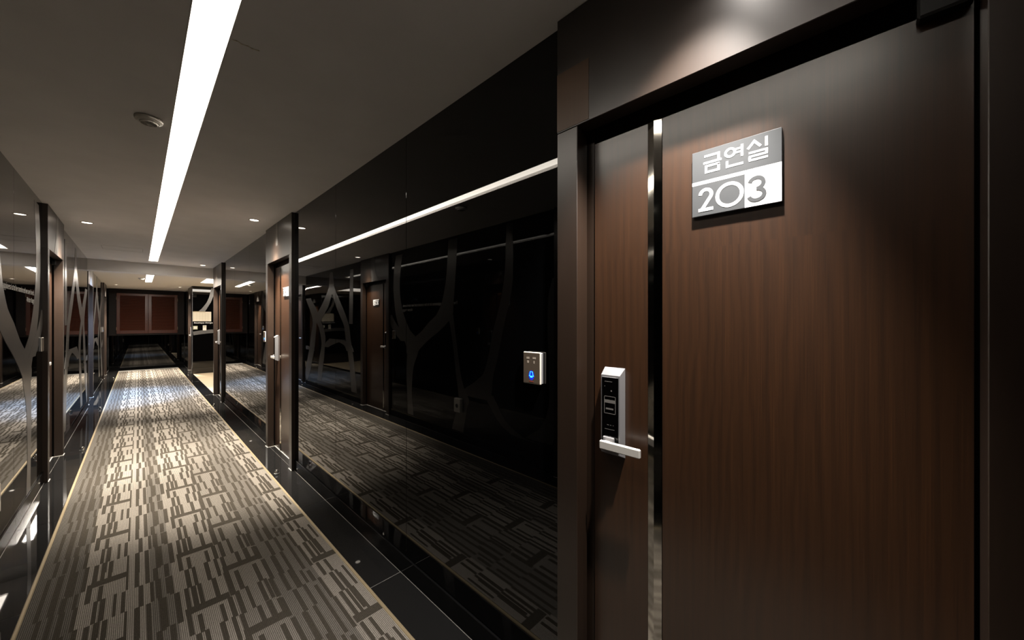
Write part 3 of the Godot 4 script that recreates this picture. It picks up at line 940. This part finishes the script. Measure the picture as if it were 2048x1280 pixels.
func build_end() -> void:
	# end wall: black glass below, a louvered cabinet above
	var we := obj("wall_end", b1(Vector3(-0.9, 0.0, END_Z - 0.15), Vector3(1.4, CEIL2, END_Z - 0.0005)), M.black)
	tag(we, "end wall of the corridor with black glass under the cabinet", "wall", "", "structure")
	obj("glass_pane", b1(Vector3(-0.60, 0.104, END_Z), Vector3(0.212, 0.995, END_Z + 0.008), 0.0008), M.glass, we)
	obj("glass_pane", b1(Vector3(0.2145, 0.104, END_Z), Vector3(1.02, 0.995, END_Z + 0.008), 0.0008), M.glass, we)
	obj("skirting_tile", b1(Vector3(-0.60, 0.0005, END_Z), Vector3(1.02, 0.102, END_Z + 0.010), 0.001), M.skirting, we)
	var t := thing("louvered_cabinet", Vector3(0.2, 1.0, END_Z), "reddish brown wall cabinet with two louvered doors at the corridor end", "cabinet")
	var d := 0.24
	var st := tool()
	box(st, Vector3(-0.79, 0.0, 0.0), Vector3(0.81, 1.355, d - 0.03), 0.002)
	obj("carcass", st.commit(), M.carcass, t)
	st = tool()
	box(st, Vector3(-0.79, 0.0, d - 0.03), Vector3(-0.645, 1.355, d - 0.012), 0.002)
	box(st, Vector3(0.655, 0.0, d - 0.03), Vector3(0.81, 1.355, d - 0.012), 0.002)
	box(st, Vector3(-0.645, 0.0, d - 0.03), Vector3(0.655, 0.05, d - 0.012), 0.002)
	box(st, Vector3(-0.645, 1.235, d - 0.03), Vector3(0.655, 1.355, d - 0.012), 0.002)
	obj("face_frame", st.commit(), M.carcass, t)
	var slat := b1(Vector3(-0.255, -0.017, -0.003), Vector3(0.255, 0.017, 0.003), 0.001)
	for s in [-1.0, 1.0]:
		st = tool()
		var cx: float = 0.005 + s * 0.325
		var z := d - 0.012
		var w := 0.322
		box(st, Vector3(-w, 0.052, 0), Vector3(-w + 0.068, 1.232, 0.025), 0.002)
		box(st, Vector3(w - 0.068, 0.052, 0), Vector3(w, 1.232, 0.025), 0.002)
		box(st, Vector3(-w + 0.068, 0.052, 0), Vector3(w - 0.068, 0.145, 0.025), 0.002)
		box(st, Vector3(-w + 0.068, 1.165, 0), Vector3(w - 0.068, 1.232, 0.025), 0.002)
		var door := obj("door", st.commit(), M.louver, t, Vector3(cx, 0, z))
		for i in 28:
			var o := obj("slat", slat, M.louver, door, Vector3(0, 0.163 + i * 0.0364, 0.012))
			o.rotation.x = deg_to_rad(-32.0)
		for k in [0.36, 0.45]:
			st = tool()
			lathe(st, [Vector2(0.0, 0.022), Vector2(0.008, 0.020), Vector2(0.011, 0.015), Vector2(0.008, 0.008), Vector2(0.005, 0.0)], 14)
			var kn := obj("knob", st.commit(), M.chrome, door, Vector3(-s * (w - 0.03), k, 0.025))
			kn.rotation.x = PI / 2
		for k in [0.2, 1.08]:
			obj("hinge", b1(Vector3(-0.006, -0.045, 0.0), Vector3(0.006, 0.045, 0.012), 0.003), M.brass, door, Vector3(s * (w + 0.001), k, 0.016))

func build_lobby() -> void:
	var z := -12.9
	var wl := obj("wall_lobby", b1(Vector3(GLASS_R - 0.03, 0.0, z - 0.2), Vector3(4.0, CEIL2, z - 0.0085)), M.black)
	tag(wl, "black glass wall at the back of the side lobby", "wall", "", "structure")
	obj("glass_pane", b1(Vector3(GLASS_R - 0.022, 0.16, z - 0.008), Vector3(2.0, CEIL2 - 0.005, z), 0.0008), M.glass, wl)
	obj("glass_pane", b1(Vector3(2.002, 0.16, z - 0.008), Vector3(3.98, CEIL2 - 0.005, z), 0.0008), M.glass, wl)
	obj("skirting_tile", b1(Vector3(GLASS_R - 0.022, 0.0, z - 0.008), Vector3(3.98, 0.158, z + 0.004), 0.001), M.skirting, wl)
	obj("corner_trim", b1(Vector3(GLASS_R - 0.027, 0.16, z - 0.010), Vector3(GLASS_R - 0.022, CEIL2 - 0.005, z + 0.004), 0.001), M.satin, wl)
	var st := tool()
	slab_rows(st, smooth_rows([[1.40, 1.50, 2.33], [1.378, 1.46, 2.22], [1.348, 1.43, 2.07], [1.30, 1.385, 1.93], [1.243, 1.337, 1.83], [1.19, 1.30, 1.75], [1.129, 1.264, 1.677]]), Vector3(0, 0, z), Vector3.RIGHT, Vector3(0, 0, 1), 0.0008)
	obj("silver_film", st.commit(), M.film, wl)
	st = tool()
	var pts := []
	for i in 13:
		var u := i / 12.0
		pts.append(Vector2(0.99 + u * 0.9, 1.085 + 0.055 * sin(u * PI * 0.95)))
	stroke(st, pts, 0.10, Vector3(1.02 - 0.99, 0, z), Vector3.RIGHT, Vector3(0, 0, 1), 0.0008)
	obj("silver_film", st.commit(), M.film, wl)
	text(wl, "lettering", "Boutique design", 0.050, M.letter, Vector3(1.036, 1.371, z + 0.0008), 0.0, HORIZONTAL_ALIGNMENT_LEFT, true)
	var ws := obj("wall_side", b1(Vector3(4.0, 0.0, z - 0.2), Vector3(4.1, CEIL2, -8.9)), M.carcass)
	tag(ws, "dark side wall of the lobby hidden behind the right wall", "wall", "", "structure")
	var wn := obj("wall_near", b1(Vector3(GLASS_R + 0.24, 0.0, -9.0), Vector3(4.0, CEIL2, -8.9)), M.carcass)
	tag(wn, "dark near wall of the side lobby", "wall", "", "structure")
	# notice sheet, switches
	var b := thing("notice_sheet", Vector3(1.0, 1.412, z), "cream printed notice sheet on the black lobby glass", "notice")
	obj("sheet", b1(Vector3(0.012, 0, 0.0005), Vector3(0.395, 0.262, 0.003)), M.sheet, b)
	obj("top_strip", b1(Vector3(0.012, 0.248, 0.003), Vector3(0.275, 0.268, 0.006)), M.brass, b)
	st = tool()
	for i in 6:
		box(st, Vector3(0.030 + i * 0.06, 0.02, 0.003), Vector3(0.033 + i * 0.06, 0.225, 0.0034))
	for i in 5:
		box(st, Vector3(0.030, 0.03 + i * 0.046, 0.003), Vector3(0.34, 0.0325 + i * 0.046, 0.0034))
	obj("print", st.commit(), M.sheet_line, b)
	var s := thing("switch_plate", Vector3(1.018, 1.192, z), "small olive grey double switch plate under the lobby notice", "switch")
	obj("plate", b1(Vector3(0, 0, 0), Vector3(0.092, 0.094, 0.008), 0.002), M.switch_plate, s)
	for i in 2:
		obj("rocker", b1(Vector3(0.014 + i * 0.034, 0.018, 0.008), Vector3(0.044 + i * 0.034, 0.076, 0.012), 0.002), M.white_plastic, s)
	var k := thing("thermostat", Vector3(1.217, 1.162, z), "pale upright control box on the silver band in the lobby", "control box")
	obj("case", b1(Vector3(0, 0, 0), Vector3(0.075, 0.138, 0.02), 0.004), M.white_plastic, k)
	obj("window_pane", b1(Vector3(0.014, 0.085, 0.02), Vector3(0.061, 0.122, 0.0212)), M.switch_plate, k)

func door_stop(x: float, z: float, label: String) -> void:
	var t := thing("door_stop", Vector3(x, 0.0, z), label, "door stop", "chrome dome door stops on the floor")
	var st := tool()
	lathe(st, [Vector2(0.0, 0.0005), Vector2(0.023, 0.0005), Vector2(0.023, 0.004), Vector2(0.019, 0.006), Vector2(0.018, 0.006)], 24)
	obj("base", st.commit(), M.chrome, t)
	st = tool()
	var prof := [Vector2(0.013, 0.006)]
	for i in 9:
		var a := PI * (i - 2) / 12.0
		prof.append(Vector2(0.0165 * cos(a), 0.020 + 0.0165 * sin(a)))
	prof.append(Vector2(0.0, 0.0365))
	lathe(st, prof, 24)
	obj("dome", st.commit(), M.chrome, t)

func build_small_things() -> void:
	# smoke detector beside the light strip
	var t := thing("smoke_detector", Vector3(0.036, CEIL, -2.60), "round white smoke detector beside the ceiling light strip", "smoke detector")
	var st := tool()
	lathe(st, [Vector2(0.052, 0.0), Vector2(0.054, -0.006), Vector2(0.052, -0.014), Vector2(0.040, -0.021), Vector2(0.036, -0.021)], 40)
	obj("base", st.commit(), M.white_plastic, t)
	st = tool()
	lathe(st, [Vector2(0.036, -0.021), Vector2(0.033, -0.027), Vector2(0.030, -0.027), Vector2(0.028, -0.021)], 40)
	obj("ring", st.commit(), M.white_plastic, t)
	st = tool()
	lathe(st, [Vector2(0.028, -0.019), Vector2(0.0, -0.019)], 24)
	obj("chamber", st.commit(), M.dark_gap, t)
	for i in 8:
		var a := TAU * i / 8
		var fin := obj("fin", b1(Vector3(0.006, -0.026, -0.0018), Vector3(0.0285, -0.0185, 0.0018), 0.0006), M.white_plastic, t)
		fin.rotation.y = a
	st = tool()
	lathe(st, [Vector2(0.009, -0.019), Vector2(0.009, -0.028), Vector2(0.006, -0.031), Vector2(0.0, -0.031)], 20)
	obj("sensor_tip", st.commit(), M.white_plastic, t)
	var t2 := thing("smoke_detector", Vector3(0.045, CEIL2, -11.4), "small smoke detector by the short light strip beyond the beam", "smoke detector")
	st = tool()
	lathe(st, [Vector2(0.052, 0.0), Vector2(0.054, -0.006), Vector2(0.050, -0.016), Vector2(0.034, -0.024), Vector2(0.030, -0.034), Vector2(0.0, -0.034)], 32)
	obj("base", st.commit(), M.white_plastic, t2)
	door_stop(0.889, -3.885, "chrome dome door stop at the corner of room 202")
	door_stop(0.880, -7.78, "chrome dome door stop on the right before the lobby")
	door_stop(-0.428, -6.12, "chrome dome door stop beyond the nearest visible left door")
	door_stop(-0.432, -8.79, "chrome dome door stop on the left near the beam")
	door_stop(0.93, -12.99, "chrome dome door stop at the far corner of the lobby")
	door_stop(-0.43, -13.2, "chrome dome door stop before the last left door")
	# socket low on the left glass, seen in the reflection
	var s := thing("wall_socket", Vector3(GLASS_L, 0.335, -3.42), "white surface mounted wall socket low on the left glass", "socket")
	obj("case", b1(Vector3(0, 0, -0.06), Vector3(0.042, 0.165, 0.06), 0.006), M.white_plastic, s)
	st = tool()
	lathe(st, [Vector2(0.024, 0.0), Vector2(0.024, 0.003), Vector2(0.019, 0.003), Vector2(0.019, 0.0005), Vector2(0.0, 0.0005)], 24)
	var o := obj("outlet", st.commit(), M.print_grey, s, Vector3(0.042, 0.08, 0))
	o.rotation.z = -PI / 2
